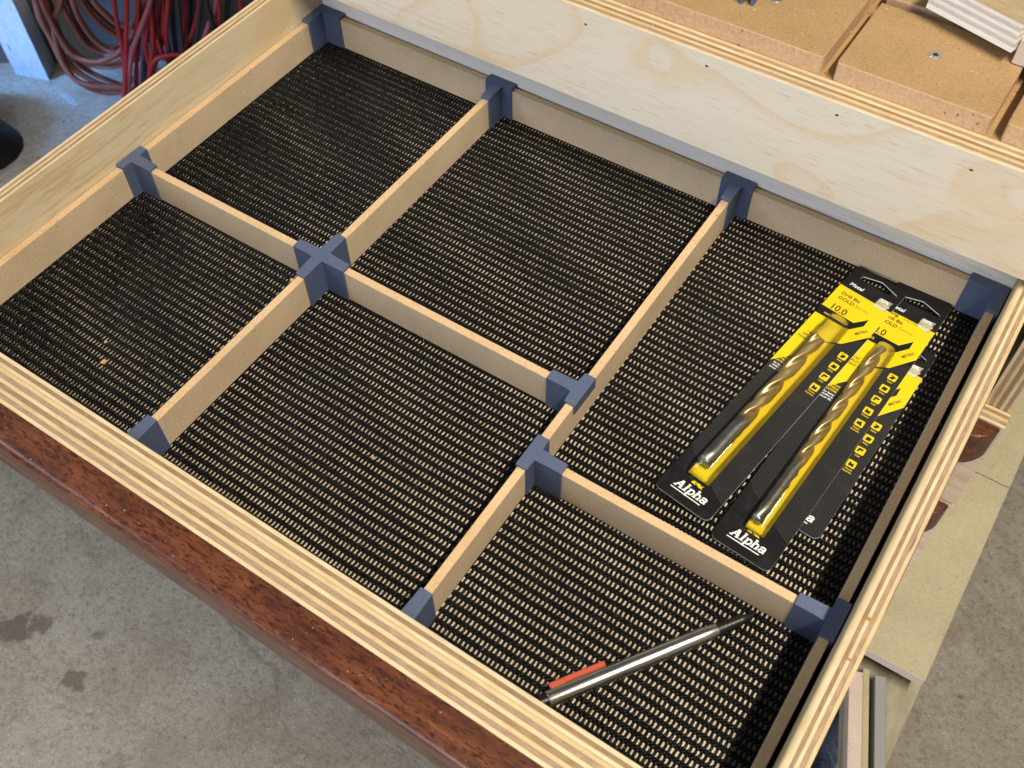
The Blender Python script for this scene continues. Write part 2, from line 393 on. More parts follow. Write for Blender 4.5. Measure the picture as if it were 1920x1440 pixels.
wx, wy, wz = wob(GX, GY)
groups = []
# cord between two holes (runs in y), the loop over the cross cord, and a second slanted loop beside it
groups.append(inst(GX + wx + PX / 2 + rn(.06), GY + wy + rn(.12), wz - .60 + rn(.05), .94 * one + rn(.04), 3.1 * one, 1.2 * one + rn(.08), rn(.05) - .02, 0 * one))
groups.append(inst(GX + wx + PX / 2 + .1 + rn(.1), GY + wy + PY / 2 - 1.15 + rn(.12), wz - .25 + rn(.08), 1.08 * one + rn(.05), 1.4 * one + rn(.1), 1.1 * one + rn(.1), -.50 + rn(.10), .10 * one))
groups.append(inst(GX + wx + PX / 2 - .1 + rn(.1), GY + wy + PY / 2 + 1.2 + rn(.12), wz - .25 + rn(.08), 1.08 * one + rn(.05), 1.35 * one + rn(.1), 1.05 * one + rn(.1), -.40 + rn(.12), -.08 * one))
groups.append(inst(GX + wx + rn(.12), GY + wy + PY / 2 + rn(.15), wz - .05 + rn(.1), .80 * one + rn(.05), 1.5 * one + rn(.12), 1.0 * one + rn(.1), -.75 + rn(.14), .05 * one))
verts = np.concatenate(groups); nv = len(Ve); ninst = len(verts) // nv
off = (np.arange(ninst) * nv)[:, None, None]
quads = (Fe[None] + off).reshape(-1, 4); tris = (Te[None] + off).reshape(-1, 3)
# flat cross cords underneath
cv = []; cq = []
for y in ys:
    yy = y + PY / 2
    for k, x in enumerate(np.linspace(-3, 594.5, 60)):
        dx, dy, dz = wob(x, yy)
        for (u, z) in ((-1.78, -.9), (-1.05, .1), (1.05, .1), (1.78, -.9)): cv.append((x, yy + dy + u, dz + z - .15))
        if k:
            b = len(verts) + len(cv) - 8
            for q in range(3): cq.append((b + q, b + q + 1, b + q + 5, b + q + 4))
verts = np.concatenate([verts, np.array(cv)]); quads = np.concatenate([quads, np.array(cq)])
liner = bpy.data.meshes.new('drawer_liner')
liner.vertices.add(len(verts)); liner.vertices.foreach_set('co', (verts * MM).astype(np.float32).ravel())
nl = quads.size + tris.size; liner.loops.add(nl)
liner.loops.foreach_set('vertex_index', np.concatenate([quads.ravel(), tris.ravel()]).astype(np.int32))
npoly = len(quads) + len(tris); liner.polygons.add(npoly)
starts = np.concatenate([np.arange(len(quads)) * 4, quads.size + np.arange(len(tris)) * 3]); liner.polygons.foreach_set('loop_start', starts.astype(np.int32))
liner.polygons.foreach_set('use_smooth', np.ones(npoly, bool)); liner.materials.append(M['cord']); liner.update(calc_edges=True)
tag(link('drawer_liner', liner), 'black open-weave mesh liner covering the drawer bottom', 'liner')

# ------------------------------------------------------------------ connectors and divider boards
XL, X1, X2, XR = 0.0, 185.6, 395.9, 590.0
YB, YE1, YE2, YF = 376.5, 153.0, 98.2, -31.5
H, W_, ST, WG, CR = 31.0, 4.05, 22.6, 12.7, 22.4
Z0 = .6
def t_outline(): return [(-WG, W_), (-WG, -W_), (-W_, -W_), (-W_, -ST), (W_, -ST), (W_, -W_), (WG, -W_), (WG, W_)]      # stem to -y
def l_outline(): return [(-W_, W_), (-W_, -CR), (W_, -CR), (W_, -W_), (CR, -W_), (CR, W_)]                             # arms to -y and +x
def x_outline():
    a = CR; w_ = W_; return [(-w_, a), (-w_, w_), (-a, w_), (-a, -w_), (-w_, -w_), (-w_, -a), (w_, -a), (w_, -w_), (a, -w_), (a, w_), (w_, w_), (w_, a)]
def connector(kind, x, y, rz, label):
    out = {'t': t_outline, 'l': l_outline, 'x': x_outline}[kind]()
    nm = {'t': 'tee_connector', 'l': 'corner_connector', 'x': 'cross_connector'}[kind]
    bm = bmesh.new(); bm_prism(bm, out, 0, H - Z0, .55, 2)
    o = bm_obj(nm, bm, M['blue'], None, local=True)
    o.location = Vector((x, y, Z0)) * MM; o.rotation_euler = (0, 0, rz)
    return tag(o, label, 'connector', 'blue divider connectors')
def saddle(x, y, s, label):
    """tee that straddles a board running through it; s = side (-1 left, +1 right) of the full-height stem"""
    bm = bmesh.new()
    out = [(-W_, WG), (-W_, -WG), (W_, -WG), (W_, -W_), (ST, -W_), (ST, W_), (W_, W_), (W_, WG)]
    bm_prism(bm, out, 28.7, H - Z0, .5, 2)
    bm_box(bm, W_ - .02, ST - .02, -W_ + .02, W_ - .02, 0, 28.69)                  # stem
    bm_box(bm, 2.92, W_ - .025, -WG + .03, WG - .03, 0, 28.68)                     # full-height cheek
    bm_box(bm, -W_ + .025, -2.92, -WG + .03, WG - .03, 20.6, 28.68)                # short skirt on the far cheek
    o = bm_obj('saddle_connector', bm, M['blue'], None, local=True)
    o.location = Vector((x, y, Z0)) * MM; o.rotation_euler = (0, 0, 0 if s > 0 else math.pi)
    return tag(o, label, 'connector', 'blue divider connectors')
connector('l', XL, YB, 0, 'blue plastic corner connector in the back left corner of the drawer')
connector('t', X1, YB, 0, 'blue tee connector on the back rail, second from the left corner')
connector('t', X2, YB, 0, 'blue tee connector on the back rail, nearest the drill bit packs')
connector('l', XR, YB, -math.pi / 2, 'blue corner connector behind the drill bit packs in the back right corner')
connector('t', XL, YE1, math.pi / 2, 'blue tee connector on the left rail beside the drawer side')
connector('x', X1, YE1, 0, 'blue four-way cross connector where two dividers meet')
saddle(X2, YE1, -1, 'blue saddle tee on the long divider with its stem to the left')
saddle(X2, YE2, 1, 'blue saddle tee on the long divider with its stem towards the drill bits')
connector('t', XR, YE2, -math.pi / 2, 'blue tee connector on the right rail, half in shadow')
connector('t', X1, YF, math.pi, 'blue tee connector at the front wall, left of the two')
connector('t', X2, YF, math.pi, 'blue tee connector at the front wall nearest the pen')

TH = 2.8; MT = 28.4
def board(x0, x1, y0, y1, label):
    bm = bmesh.new(); bm_box(bm, x0, x1, y0, y1, Z0, MT, .25)
    o = bm_obj('divider_board', bm, M['mdf'], thing_at((x0 + x1) / 2, (y0 + y1) / 2), False)
    o.data.materials.append(M['mdf_top'])
    for p in o.data.polygons:
        if p.normal.z > .5: p.material_index = 1
    e = o.parent; loc = Vector(e.location); o.parent = None; bpy.data.objects.remove(e); o.location = loc
    return tag(o, label, 'divider', 'MDF divider boards')
def thing_at(x, y): return thing('tmp', None, None, (x, y, 0))
e = 3.5
board(XL - TH, XL + TH, YE1 + e, YB - e - 5, 'thin MDF board along the left drawer side, rear half')
board(XL - TH, XL + TH, -36, YE1 - e, 'thin MDF board along the left drawer side, front half')
board(XL + 8, X1 - e - 1, YB - TH, YB + TH, 'MDF board along the back wall, left of three')
board(X1 + e + 1, X2 - e - 1, YB - TH, YB + TH, 'MDF board along the back wall, middle of three')
board(X2 + e + 1, XR - 8, YB - TH, YB + TH, 'MDF board along the back wall, behind the drill bit packs')
board(X1 - TH, X1 + TH, YE1 + 6, YB - 8, 'MDF divider from the cross connector to the back wall')
board(X1 - TH, X1 + TH, YF + 8, YE1 - 6, 'MDF divider from the cross connector to the front wall')
board(X2 - TH, X2 + TH, YF + 8, YB - 8, 'long MDF divider running front to back left of the drill bits')
board(XL + 8, X1 - 6, YE1 - TH, YE1 + TH, 'short MDF divider from the left rail to the cross connector')
board(X1 + 6, X2 - 8, YE1 - TH, YE1 + TH, 'MDF divider from the cross connector to the long divider')
board(X2 + 8, XR - 8, YE2 - TH, YE2 + TH, 'MDF divider between the drill bit packs and the pen')
board(XR - 3.6, XR + 2.0, YE2 + 6, YB - 10, 'MDF board along the right drawer side beside the drill bits')
board(XR - 3.6, XR + 2.0, -36, YE2 - 6, 'MDF board along the right drawer side beside the pen')

# ------------------------------------------------------------------ drill bit packs
def card_black():
    n = N('black_card_print')
    c = n.add('ShaderNodeTexCoord'); sp = n.add('ShaderNodeSeparateXYZ', {'Vector': c.outputs['Object']})
    # fine pinstripes on the middle of the card, plain black at both ends
    d = n.math('ADD', n.math('MULTIPLY', sp.outputs['Y'], 1.0), n.math('MULTIPLY', sp.outputs['X'], .52))
    st = n.math('SINE', n.math('MULTIPLY', d, 2 * math.pi / .0019))
    st = n.ramp(st, [(.55, 0), (.9, 1)])
    lim = n.math('ADD', sp.outputs['Y'], n.math('MULTIPLY', sp.outputs['X'], .6))
    band = n.math('MULTIPLY', n.math('LESS_THAN', sp.outputs['Y'], .060), n.math('GREATER_THAN', lim, -.094))
    col = n.mix(n.math('MULTIPLY', n.math('MULTIPLY', st, band), .8), (.010, .010, .011), (.075, .075, .078))
    du = n.noise(n.coord((1, 1, 1)), 60, 4, .7); col = n.mix(n.ramp(du, [(.5, 0), (.85, .4)]), col, (.06, .06, .06))
    return n.out(col, .34, .30)
M['card'] = card_black()
M['card_edge'] = plain('white_card_core', (.72, .72, .70), .6)
def yel():
    n = N('yellow_print'); f = n.noise(n.coord((1, 1, 1)), 80, 3, .6)
    return n.out(n.mix(n.ramp(f, [(.3, 0), (.8, .3)]), (.72, .545, .006), (.66, .49, .014)), .38, .4)
M['yellow'] = yel(); M['white'] = plain('white_print', (.82, .82, .82), .45); M['ink'] = plain('black_ink', (.012, .012, .010), .4)
M['grey_ink'] = plain('grey_ink', (.30, .25, .01), .45); M['badge_grey'] = plain('badge_grey', (.30, .31, .32), .45); M['olive_ink'] = plain('olive_ink', (.36, .32, .03), .5)
def blister_mat():
    m = bpy.data.materials.new('clear_blister'); m.use_nodes = True; t = m.node_tree; t.nodes.clear()
    o = t.nodes.new('ShaderNodeOutputMaterial'); mx = t.nodes.new('ShaderNodeMixShader'); tr = t.nodes.new('ShaderNodeBsdfTransparent'); gl = t.nodes.new('ShaderNodeBsdfGlossy'); fr = t.nodes.new('ShaderNodeFresnel')
    tr.inputs[0].default_value = (.96, .96, .94, 1); gl.inputs['Roughness'].default_value = .09; fr.inputs[0].default_value = 1.42
    ad = t.nodes.new('ShaderNodeMath'); ad.operation = 'MULTIPLY_ADD'; ad.inputs[1].default_value = .85; ad.inputs[2].default_value = .012
    df = t.nodes.new('ShaderNodeBsdfTranslucent'); df.inputs[0].default_value = (.9, .88, .8, 1); d2 = t.nodes.new('ShaderNodeBsdfDiffuse'); d2.inputs[0].default_value = (.8, .76, .6, 1); m2 = t.nodes.new('ShaderNodeMixShader'); m2.inputs[0].default_value = .012; t.links.new(tr.outputs[0], m2.inputs[1]); t.links.new(d2.outputs[0], m2.inputs[2])
    t.links.new(fr.outputs[0], ad.inputs[0]); t.links.new(ad.outputs[0], mx.inputs[0]); t.links.new(m2.outputs[0], mx.inputs[1]); t.links.new(gl.outputs[0], mx.inputs[2]); t.links.new(mx.outputs[0], o.inputs[0])
    return m
M['blister'] = blister_mat()
def bit_mat(L, gold_to):
    n = N('titanium_coated_steel'); c = n.add('ShaderNodeTexCoord'); sp = n.add('ShaderNodeSeparateXYZ', {'Vector': c.outputs['Object']})
    f = n.ramp(n.math('DIVIDE', n.math('ADD', sp.outputs['Y'], .0), L * MM), [(gold_to - .02, 0), (gold_to + .03, 1)])
    col = n.mix(f, (.30, .295, .29), (.62, .49, .24))
    g = n.noise(n.coord((1, 1, 1)), 300, 2, .5)
    return n.out(col, n.ramp(g, [(.3, .38), (.7, .46)]), .5, 1.0)

TEXTS = []      # (curve object, card key, material key, z)
def text(s, size, u, v, sink, z, bold=0.0, align='LEFT', rot=0.0, shear=0.0, sx=1.0):
    cu = bpy.data.curves.new('t', 'FONT'); cu.body = s; cu.size = size; cu.align_x = align; cu.offset = bold; cu.shear = shear; cu.resolution_u = 3
    o = bpy.data.objects.new('t', cu); COL.objects.link(o)
    o.location = (u, v, z); o.rotation_euler = (0, 0, rot); o.scale = (sx, 1, 1)
    TEXTS.append((o, sink))
class Sink:
    """flat print of one colour on one card, gathered into one mesh"""
    def __init__(s, name, mat, parent, stuff=True): s.name, s.mat, s.parent, s.V, s.F, s.k, s.stuff = name, mat, parent, [], [], 0, stuff
    def poly(s, pts, z):
        s.k += 1; b = len(s.V); s.V += [(x, y, z + s.k * .002) for x, y in pts]; s.F.append(list(range(b, b + len(pts))))
    def stroke(s, pts, wd, z):
        for (x0, y0), (x1, y1) in zip(pts[:-1], pts[1:]):
            dx, dy = x1 - x0, y1 - y0; L = math.hypot(dx, dy) or 1; nx, ny = -dy / L * wd / 2, dx / L * wd / 2; ex, ey = dx / L * wd * .25, dy / L * wd * .25
            s.poly([(x0 - ex + nx, y0 - ey + ny), (x0 - ex - nx, y0 - ey - ny), (x1 + ex - nx, y1 + ey - ny), (x1 + ex + nx, y1 + ey + ny)], z)
    def build(s):
        if not s.F: return
        me = bpy.data.meshes.new(s.name); me.from_pydata([(x * MM, y * MM, z * MM) for x, y, z in s.V], [], s.F); me.materials.append(s.mat); o = link(s.name, me, s.parent); (o.__setitem__('kind', 'stuff') if s.stuff else None)
SINKS = []
def logo(wh, yl, z, u0, v0, wd):
    """bold slab italic word with an underline and a two-leaf emblem above it"""
    k = wd / 22.0; sh = .22
    def T(x, y): return (u0 + (x + y * sh) * k, v0 + y * k)
    def S(p, wdt): wh.stroke([T(*q) for q in p], wdt * k, z)
    def arc(cx, cy, rx, ry, a0, a1, n=9): return [(cx + rx * math.cos(R(t)), cy + ry * math.sin(R(t))) for t in np.linspace(a0, a1, n)]
    S([(.6, .3), (2.9, 5.6)], 1.0); S([(2.9, 5.6), (4.6, .3)], 1.5); S([(1.4, 2.0), (4.2, 2.0)], .7); S([(-.2, .3), (1.6, .3)], .65); S([(3.5, .3), (5.6, .3)], .65); S([(2.0, 5.6), (3.3, 5.6)], .65)
    S([(7.3, .3), (7.3, 6.0)], 1.35); S([(6.3, .3), (8.4, .3)], .65); S([(6.3, 5.9), (7.6, 5.9)], .65)
    S([(10.0, -2.0), (10.0, 3.9)], 1.3); S([(9.1, -2.0), (11.2, -2.0)], .65); S([(9.0, 3.8), (10.3, 3.8)], .6); S(arc(11.3, 2.05, 1.65, 1.85, 150, -150, 13), 1.05)
    S([(14.6, .3), (14.6, 6.0)], 1.3); S([(13.7, .3), (15.5, .3)], .65); S([(13.6, 5.9), (14.9, 5.9)], .65); S(arc(15.9, 2.5, 1.35, 1.4, 150, 0, 7) + [(17.25, .3)], 1.1); S([(16.4, .3), (18.2, .3)], .65)
    S(arc(20.3, 3.0, 1.5, 1.0, 160, 0, 6) + [(21.7, .8), (22.4, .4)], 1.1); S(arc(20.3, 1.25, 1.4, 1.0, 20, 340, 12), .95)
    wh.stroke([(u0 - .6 * k, v0 - 1.9 * k), (u0 + 8.4 * k, v0 - 1.9 * k)], .65 * k, z); wh.stroke([(u0 + 10.9 * k, v0 - 1.9 * k), (u0 + 20.8 * k, v0 - 1.9 * k)], .65 * k, z)
    ex, ey = u0 + 7.4 * k, v0 + 8.0 * k
    L1 = [(0, .1), (.4, 1.7), (1.6, 2.4), (3.3, 2.4), (2.4, 1.2), (3.6, .0), (1.2, .0)]; L2 = [(3.9, 2.4), (6.1, 2.4), (6.8, 1.5), (9.0, 2.6), (7.7, 1.1), (8.8, -.4), (5.6, -.1), (3.2, 1.2)]
    for L in (L1, L2): yl.poly([(ex + x * k * .95, ey + y * k * .95) for x, y in L], z)
def pack(label, cx, cy, zc, ang, hh, lines, small, hole_v, dv, icons, blist, bit, tiltx=0.0, tilty=0.0):
    root = thing('drill_bit_pack', label, 'drill bit', (cx, cy, zc), -R(ang), 'carded drill bits')
    root.rotation_euler = Euler((tiltx, tilty, -R(ang)))
    hw_, rc = 20.0, 4.2
    # card outline with rounded corners and a hang slot cut through
    outl = []
    for sx, sy, a0 in ((1, 1, 0), (-1, 1, 90), (-1, -1, 180), (1, -1, 270)):
        for t in np.linspace(a0, a0 + 90, 6): outl.append((sx * (hw_ - rc) + rc * math.cos(R(t)), sy * (hh - rc) + rc * math.sin(R(t))))
    hv = hole_v; hole = [(-12.2, hv + 1.6), (-11.0, hv), (15.2, hv), (16.2, hv + 1.5), (15.4, hv + 3.3), (2.2, hv + 7.6), (-.2, hv + 7.4), (-11.2, hv + 4.0)]
    bm = bmesh.new(); loops = []
    for pts in (outl, hole):
        vs = [bm.verts.new((x, y, .90)) for x, y in pts]; loops.append([bm.edges.new((vs[i], vs[(i + 1) % len(vs)])) for i in range(len(vs))])
    bmesh.ops.triangle_fill(bm, use_beauty=True, use_dissolve=True, edges=loops[0] + loops[1])
    for f in bm.faces:
        if f.normal.z < 0: f.normal_flip()
    ex = bmesh.ops.extrude_face_region(bm, geom=list(bm.faces))
    for v in [g for g in ex['geom'] if isinstance(g, bmesh.types.BMVert)]: v.co.z = 0.0
    card = bm_obj('card', bm, M['card'], root, local=True); card.data.materials.append(M['card_edge'])
    for p in card.data.polygons:
        if abs(p.normal.z) < .5: p.material_index = 1
    K = {}
    for nm, mk_ in (('yellow_print', 'yellow'), ('white_print', 'white'), ('black_print', 'ink'), ('grey_print', 'grey_ink'), ('badge_print', 'badge_grey')):
        K[mk_] = Sink(nm, M[mk_], card); SINKS.append(K[mk_])
    za, zb_, zc_ = .98, 1.05, 1.12
    YP = Sink('yellow_panel', M['yellow'], card, False); YB_ = Sink('yellow_strip', M['yellow'], card); LG = Sink('logo_lettering', M['white'], card); EM = Sink('logo_emblem', M['yellow'], card)
    SINKS.extend([YP, YB_, LG, EM])
    L = 20.0 - .05
    d = dv                                  # vertical shift of the upper print
    YP.poly([(-L, 96.5 + d), (-L, 71.6 + d), (5.2, 71.2 + d), (11.9, 80.4 + d), (12.1, 73.0 + d), (5.4, 63.4 + d), (-L, 63.0 + d), (-L, 7.5 + d), (-9.0, 22.5 + d), (-8.0, 22.5 + d), (-8.0, 40 + d), (8.9, 50.2 + d), (L, 67.0 + d), (L, 96.0 + d)], za)
    if blist:
        bu, bw, bv0, bv1 = blist[0], blist[1], blist[2], blist[3]
        YB_.poly([(bu - 2.0, 42 + d), (bu - 2.4, bv0 + 1.0), (bu + bw - .5, bv0 + 1.0), (bu + bw - .5, 47 + d)], za - .03)
        YB_.poly([(bu - bw + .8, bv0 + 1.0), (bu - bw + .8, bv0 + 10.5), (bu, bv0 + 11.5), (bu, bv0 + 1.0)], za - .03)
    text('Metal', 4.6, -15.2, 100.0 + d, K['white'], zb_, .10, shear=.15)
    vv = 88.8 + d + (5.0 if len(lines) > 2 else 0)
    for ln, bo in lines:
        a, _, b = ln.partition('|')
        text(a, 4.2, -15.0, vv, K['ink'], zb_, .07, sx=1.05)
        if b: text(b, 4.2, -15.0 + 2.52 * len(a.strip()) * 1.06 + (1.4 if a.strip() == 'GOLD' else .5), vv, K['grey_ink'], zb_, 0, sx=1.05)
        vv -= 4.9
    text(small[0], 8.4, -15.0, 72.4 + d, K['ink'], zb_, .10, sx=.86)
    text(small[1], 3.0, -15.0, 65.6 + d, K['yellow'], zb_, .04)
    text('METRIC', 2.9, 12.0, 62.6 + d, K['ink'], zb_, .05, rot=R(57))
    for i, s in enumerate(('135°', 'SPLIT', 'POINT')): text(s, 2.9, -9.3, 43.6 + d - 3.3 * i, K['ink'], zb_, .05, 'RIGHT')
    for i, s in enumerate(('TITANIUM', 'NITRIDE', 'COATING')): text(s, 2.3, -9.4, 14.8 + d - 2.5 * i, K['yellow'], zb_, .06, 'RIGHT')
    for i, s in enumerate(('for faster', 'drilling &', 'longer life')): text(s, 2.1, -9.4, 6.8 + d - 2.3 * i, K['white'], zb_, .04, 'RIGHT')
    # badge
    B = lambda x, y: (7.3 + x, 94.2 + d + y)
    K['badge_grey'].poly([B(0, .6), B(.2, 8.0), B(1.0, 9.3), B(9.9, 9.9), B(9.0, 6.6), B(10.0, 4.0), B(9.0, 3.2), B(9.3, .2), B(8.2, -1.3), B(6.8, .3)], za + .03)
    text('30%', 4.1, 8.1, 100.4 + d, K['white'], zb_, .10, sx=1.02); text('MORE', 3.1, 8.0, 97.4 + d, K['yellow'], zb_, .07); text('HOLES', 3.1, 7.8, 94.4 + d, K['white'], zb_, .06, sx=.86)
    for i, (iu, iv) in enumerate(icons):
        q = 2.9; g = [[[(-2, -1.4), (.2, -2.2), (2.2, .6), (0, 1.6)], [(-1.6, .2), (-.4, 1.9), (.4, 2.3), (-1.3, 1.8)]], [[(-2, -1.8), (1.4, -1.8), (2.1, .9), (-1.1, 1.6)]], [[(-2.1, -1.5), (-.7, -1.5), (-.7, .2), (.7, .2), (.7, -.6), (2.1, 1.6), (-1.6, 2.1)]], [[(-2, -1.9), (2, -1.9), (1.4, 1.2), (.2, .2), (-1.4, 1.9)]], [[(-2.2, -1.0), (2.0, -1.9), (.9, 1.9), (-1.7, 1.0)]]][i % 5]
        sq = [(-q, -q + .6), (-q + .6, -q), (q - .6, -q), (q, -q + .6), (q, q - .6), (q - .6, q), (-q + .6, q), (-q, q - .6)]
        V = [(iu + a, iv + b, za) for a, b in sq]; F = [list(range(8))]
        for gg in g: F.append([len(V) + k for k in range(len(gg))]); V += [(iu + a * .95, iv + b * .95, zb_) for a, b in gg]
        ic = mk('icon', V, F, M['yellow'], card, local=True); ic.data.materials.append(M['ink'])
        for p in list(ic.data.polygons)[1:]: p.material_index = 1
        text(('Steel', 'Alloy', 'Cast', 'Wood', 'Plastic')[i % 5], 1.9, iu, iv - 5.2, K['yellow'], zb_, .03, 'CENTER')
    text('Stainless', 1.8, icons[-1][0], icons[-1][1] - 7.2, K['yellow'], zb_, .03, 'CENTER')
    logo(LG, EM, zb_, -11.2, -hh + 8.3, 22.0)
    if blist:
        # clear blister: closed shell with a rounded channel and a raised box at its top end
        bu, bw, bv0, bv1, bh = blist
        prof = [(-1, 0), (-.96, .45), (-.80, .80), (-.45, .985), (0, 1.0), (.45, .985), (.80, .80), (.96, .45), (1, 0)]
        st = [(bv0, .90, .05), (bv0 + .8, .97, .62), (bv0 + 2.2, 1, .80), (bv0 + 5.5, 1, .84), (bv0 + 7.0, 1.0, 1.0), (bv0 + .40 * (bv1 - bv0), 1, 1.0), (bv0 + .41 * (bv1 - bv0), 1.05, .95), (bv0 + .44 * (bv1 - bv0), 1.05, .95), (bv0 + .45 * (bv1 - bv0), 1, 1.0), (bv1 - 11, 1, 1), (bv1 - 9.5, .98, .86), (bv1 - 1.6, .96, .82), (bv1 - .4, .92, .6), (bv1, .88, .05)]
        V = []; F = []
        for v, kx, kz in st:
            for a, b in prof: V.append((bu + a * bw * kx, v, 1.12 + b * bh * kz))
        n = len(prof)
        for i in range(len(st) - 1):
            for j in range(n - 1): F.append((i * n + j, i * n + j + 1, (i + 1) * n + j + 1, (i + 1) * n + j))
        F.append(list(range(n))[::-1]); F.append([(len(st) - 1) * n + j for j in range(n)])
        bl = mk('blister', V, F, M['blister'], root, True, True); bl.data.set_sharp_from_angle(angle=R(50))
        # welded flange round the blister
    if bit:
        bD, bL, bu_, bv_end, gold, fl_len = bit
        V = []; F = []; ns = 40; rr = bD / 2; lead = math.pi * bD / math.tan(R(29))
        vs = list(np.concatenate([[0, .6], np.linspace(1.2, bL - fl_len, 6), np.linspace(bL - fl_len + 1, bL - rr * .42, int(fl_len * .9)), [bL - rr * .2, bL]]))
        for v in vs:
            fd = min(1, max(0, (v - (bL - fl_len)) / 9.0))
            tp = 1.0 if v < bL - rr * .42 else max(.02, (bL - v) / (rr * .42))
            ch = 1.0 if v > 1.0 else .86
            for k in range(ns):
                th = 2 * math.pi * k / ns; q = .5 + .5 * math.cos(2 * th); fl_ = max(0, (q - .38) / .62); fl_ = fl_ * fl_ * (3 - 2 * fl_)
                rad = rr * (1 - .60 * fl_ * fd) * (1.0 if q > .05 or fd < .5 else 1.0) * tp * ch
                an = th - 2 * math.pi * (v / lead)
                V.append((bu_ + rad * math.cos(an), v, 1.3 + rr + rad * math.sin(an)))
        for i in range(len(vs) - 1):
            for k in range(ns): F.append((i * ns + k, i * ns + (k + 1) % ns, (i + 1) * ns + (k + 1) % ns, (i + 1) * ns + k))
        F.append(list(range(ns))[::-1]); F.append([(len(vs) - 1) * ns + k for k in range(ns)])
        o = mk('drill_bit', V, F, bit_mat(bL, gold), root, True, True); o.location = (0, bv_end * MM, 0)
    return root
ic1 = [(15.0, 41.5), (15.0, 30.2), (14.8, 18.7), (14.6, 7.2)]
ic2 = [(14.0, 44.7), (13.8, 33.4), (13.6, 22.0), (13.5, 10.4), (13.5, -1.4)]
ic3 = [(12.3, 9.1), (12.3, -2.5), (12.2, -13.8), (12.0, -26.0)]
pack('small yellow and black carded drill bit, mostly hidden under the longer pack', 547.5, 241, 1.2, 3.6, 86.5, [('Drill Bit', 0), ('GOLD| Series', 0)], ('6.0', 'mm'), 75.0, -34.0, ic3, None, None)
pack('long yellow and black carded drill bit, the right-hand pack marked 8.0', 537.0, 247.5, 2.2, 4.6, 128.5, [('Long| Series', 0), ('Drill Bit', 0), ('GOLD| Series', 0)], ('8.0', '165'), 110.5, .6, ic2, (-.1, 7.0, -111.5, 63.5, 9.6), (8.0, 165.0, -2.3, -105.5, .30, 112.0))
pack('yellow and black carded drill bit marked 10.0, the left-hand pack', 499.4, 250.0, 3.2, 8.25, 121.0, [('Drill Bit', 0), ('GOLD| Series', 0)], ('10.0', 'mm'), 109.3, 0.0, ic1, (-1.9, 8.3, -101.0, 64.5, 11.6), (10.0, 133.0, -4.4, -91.5, .33, 92.0))
# resolve the lettering
bpy.context.view_layer.update(); dg = bpy.context.evaluated_depsgraph_get()
for o, sk in TEXTS:
    me = o.evaluated_get(dg).to_mesh(); mw = o.matrix_world; b = len(sk.V)
    for v in me.vertices: sk.V.append(tuple(mw @ v.co))
    for p in me.polygons: sk.F.append([b + i for i in p.vertices])
    o.evaluated_get(dg).to_mesh_clear()
for o, sk in TEXTS:
    cu = o.data; bpy.data.objects.remove(o); bpy.data.curves.remove(cu)
for s in SINKS: s.build()

# ------------------------------------------------------------------ pen
px0 = np.array([474.6, -23.5]); px1 = np.array([551.2, 89.0]); dirp = (px1 - px0) / np.linalg.norm(px1 - px0)
pen = thing('pen', 'steel-barrelled pen with a red clip and black grip lying on the mesh liner', 'pen', (px0[0], px0[1], 1.0), math.atan2(dirp[1], dirp[0]))
def lathe(name, prof, mat, parent, zc, seg=28):
    V = []; F = []
    for a, r_ in prof:
        for k in range(seg): V.append((a, r_ * math.cos(2 * math.pi * k / seg), zc + r_ * math.sin(2 * math.pi * k / seg)))
    for i in range(len(prof) - 1):
        for k in range(seg): F.append((i * seg + k, (i + 1) * seg + k, (i + 1) * seg + (k + 1) % seg, i * seg + (k + 1) % seg))
    F.append(list(range(seg))); F.append([(len(prof) - 1) * seg + k for k in range(seg)][::-1])
    o = mk(name, V, F, mat, parent, True, True); o.data.set_sharp_from_angle(angle=R(40)); return o
n = N('brushed_steel'); g = n.noise(n.coord((1, 30, 30)), 60, 2, .5); M['steel'] = n.out((.80, .79, .78), n.ramp(g, [(.3, .20), (.7, .28)]), .5, 1.0)
M['pen_black'] = plain('pen_black_rubber', (.010, .010, .011), .38); M['pen_red'] = plain('red_plastic', (.43, .085, .040), .38, .45)
PR = 4.6
lathe('barrel', [(9.0, 3.6), (9.05, PR - .15), (9.4, PR), (103, PR), (107.5, PR - .35), (110.5, PR - .7), (112, 3.7), (112.1, 3.0)], M['steel'], pen, PR + .1)
gp = [(111.8, 3.3), (112.2, 3.7)]
for i in range(6): gp += [(114 + i * 2.6, 3.72 - i * .16), (114.9 + i * 2.6, 3.72 - i * .16), (115.1 + i * 2.6, 3.35 - i * .16), (115.7 + i * 2.6, 3.35 - i * .16)]
gp += [(131, 1.9), (135.0, .9), (136.1, .5)]
lathe('grip', gp, M['pen_black'], pen, PR + .1)
lathe('push_button', [(-1.5, 1.5), (-1.2, 2.3), (4.2, 2.4), (4.4, 3.5), (9.1, 3.6)], M['pen_black'], pen, PR + .1)
bm = bmesh.new(); bm_box(bm, 12.5, 46.0, 4.9, 8.0, 3.2, 5.6, .5); bm_box(bm, 12.4, 22.0, 3.4, 7.6, 3.4, 6.4, .5)
bm_obj('clip', bm, M['pen_red'], pen, local=True)

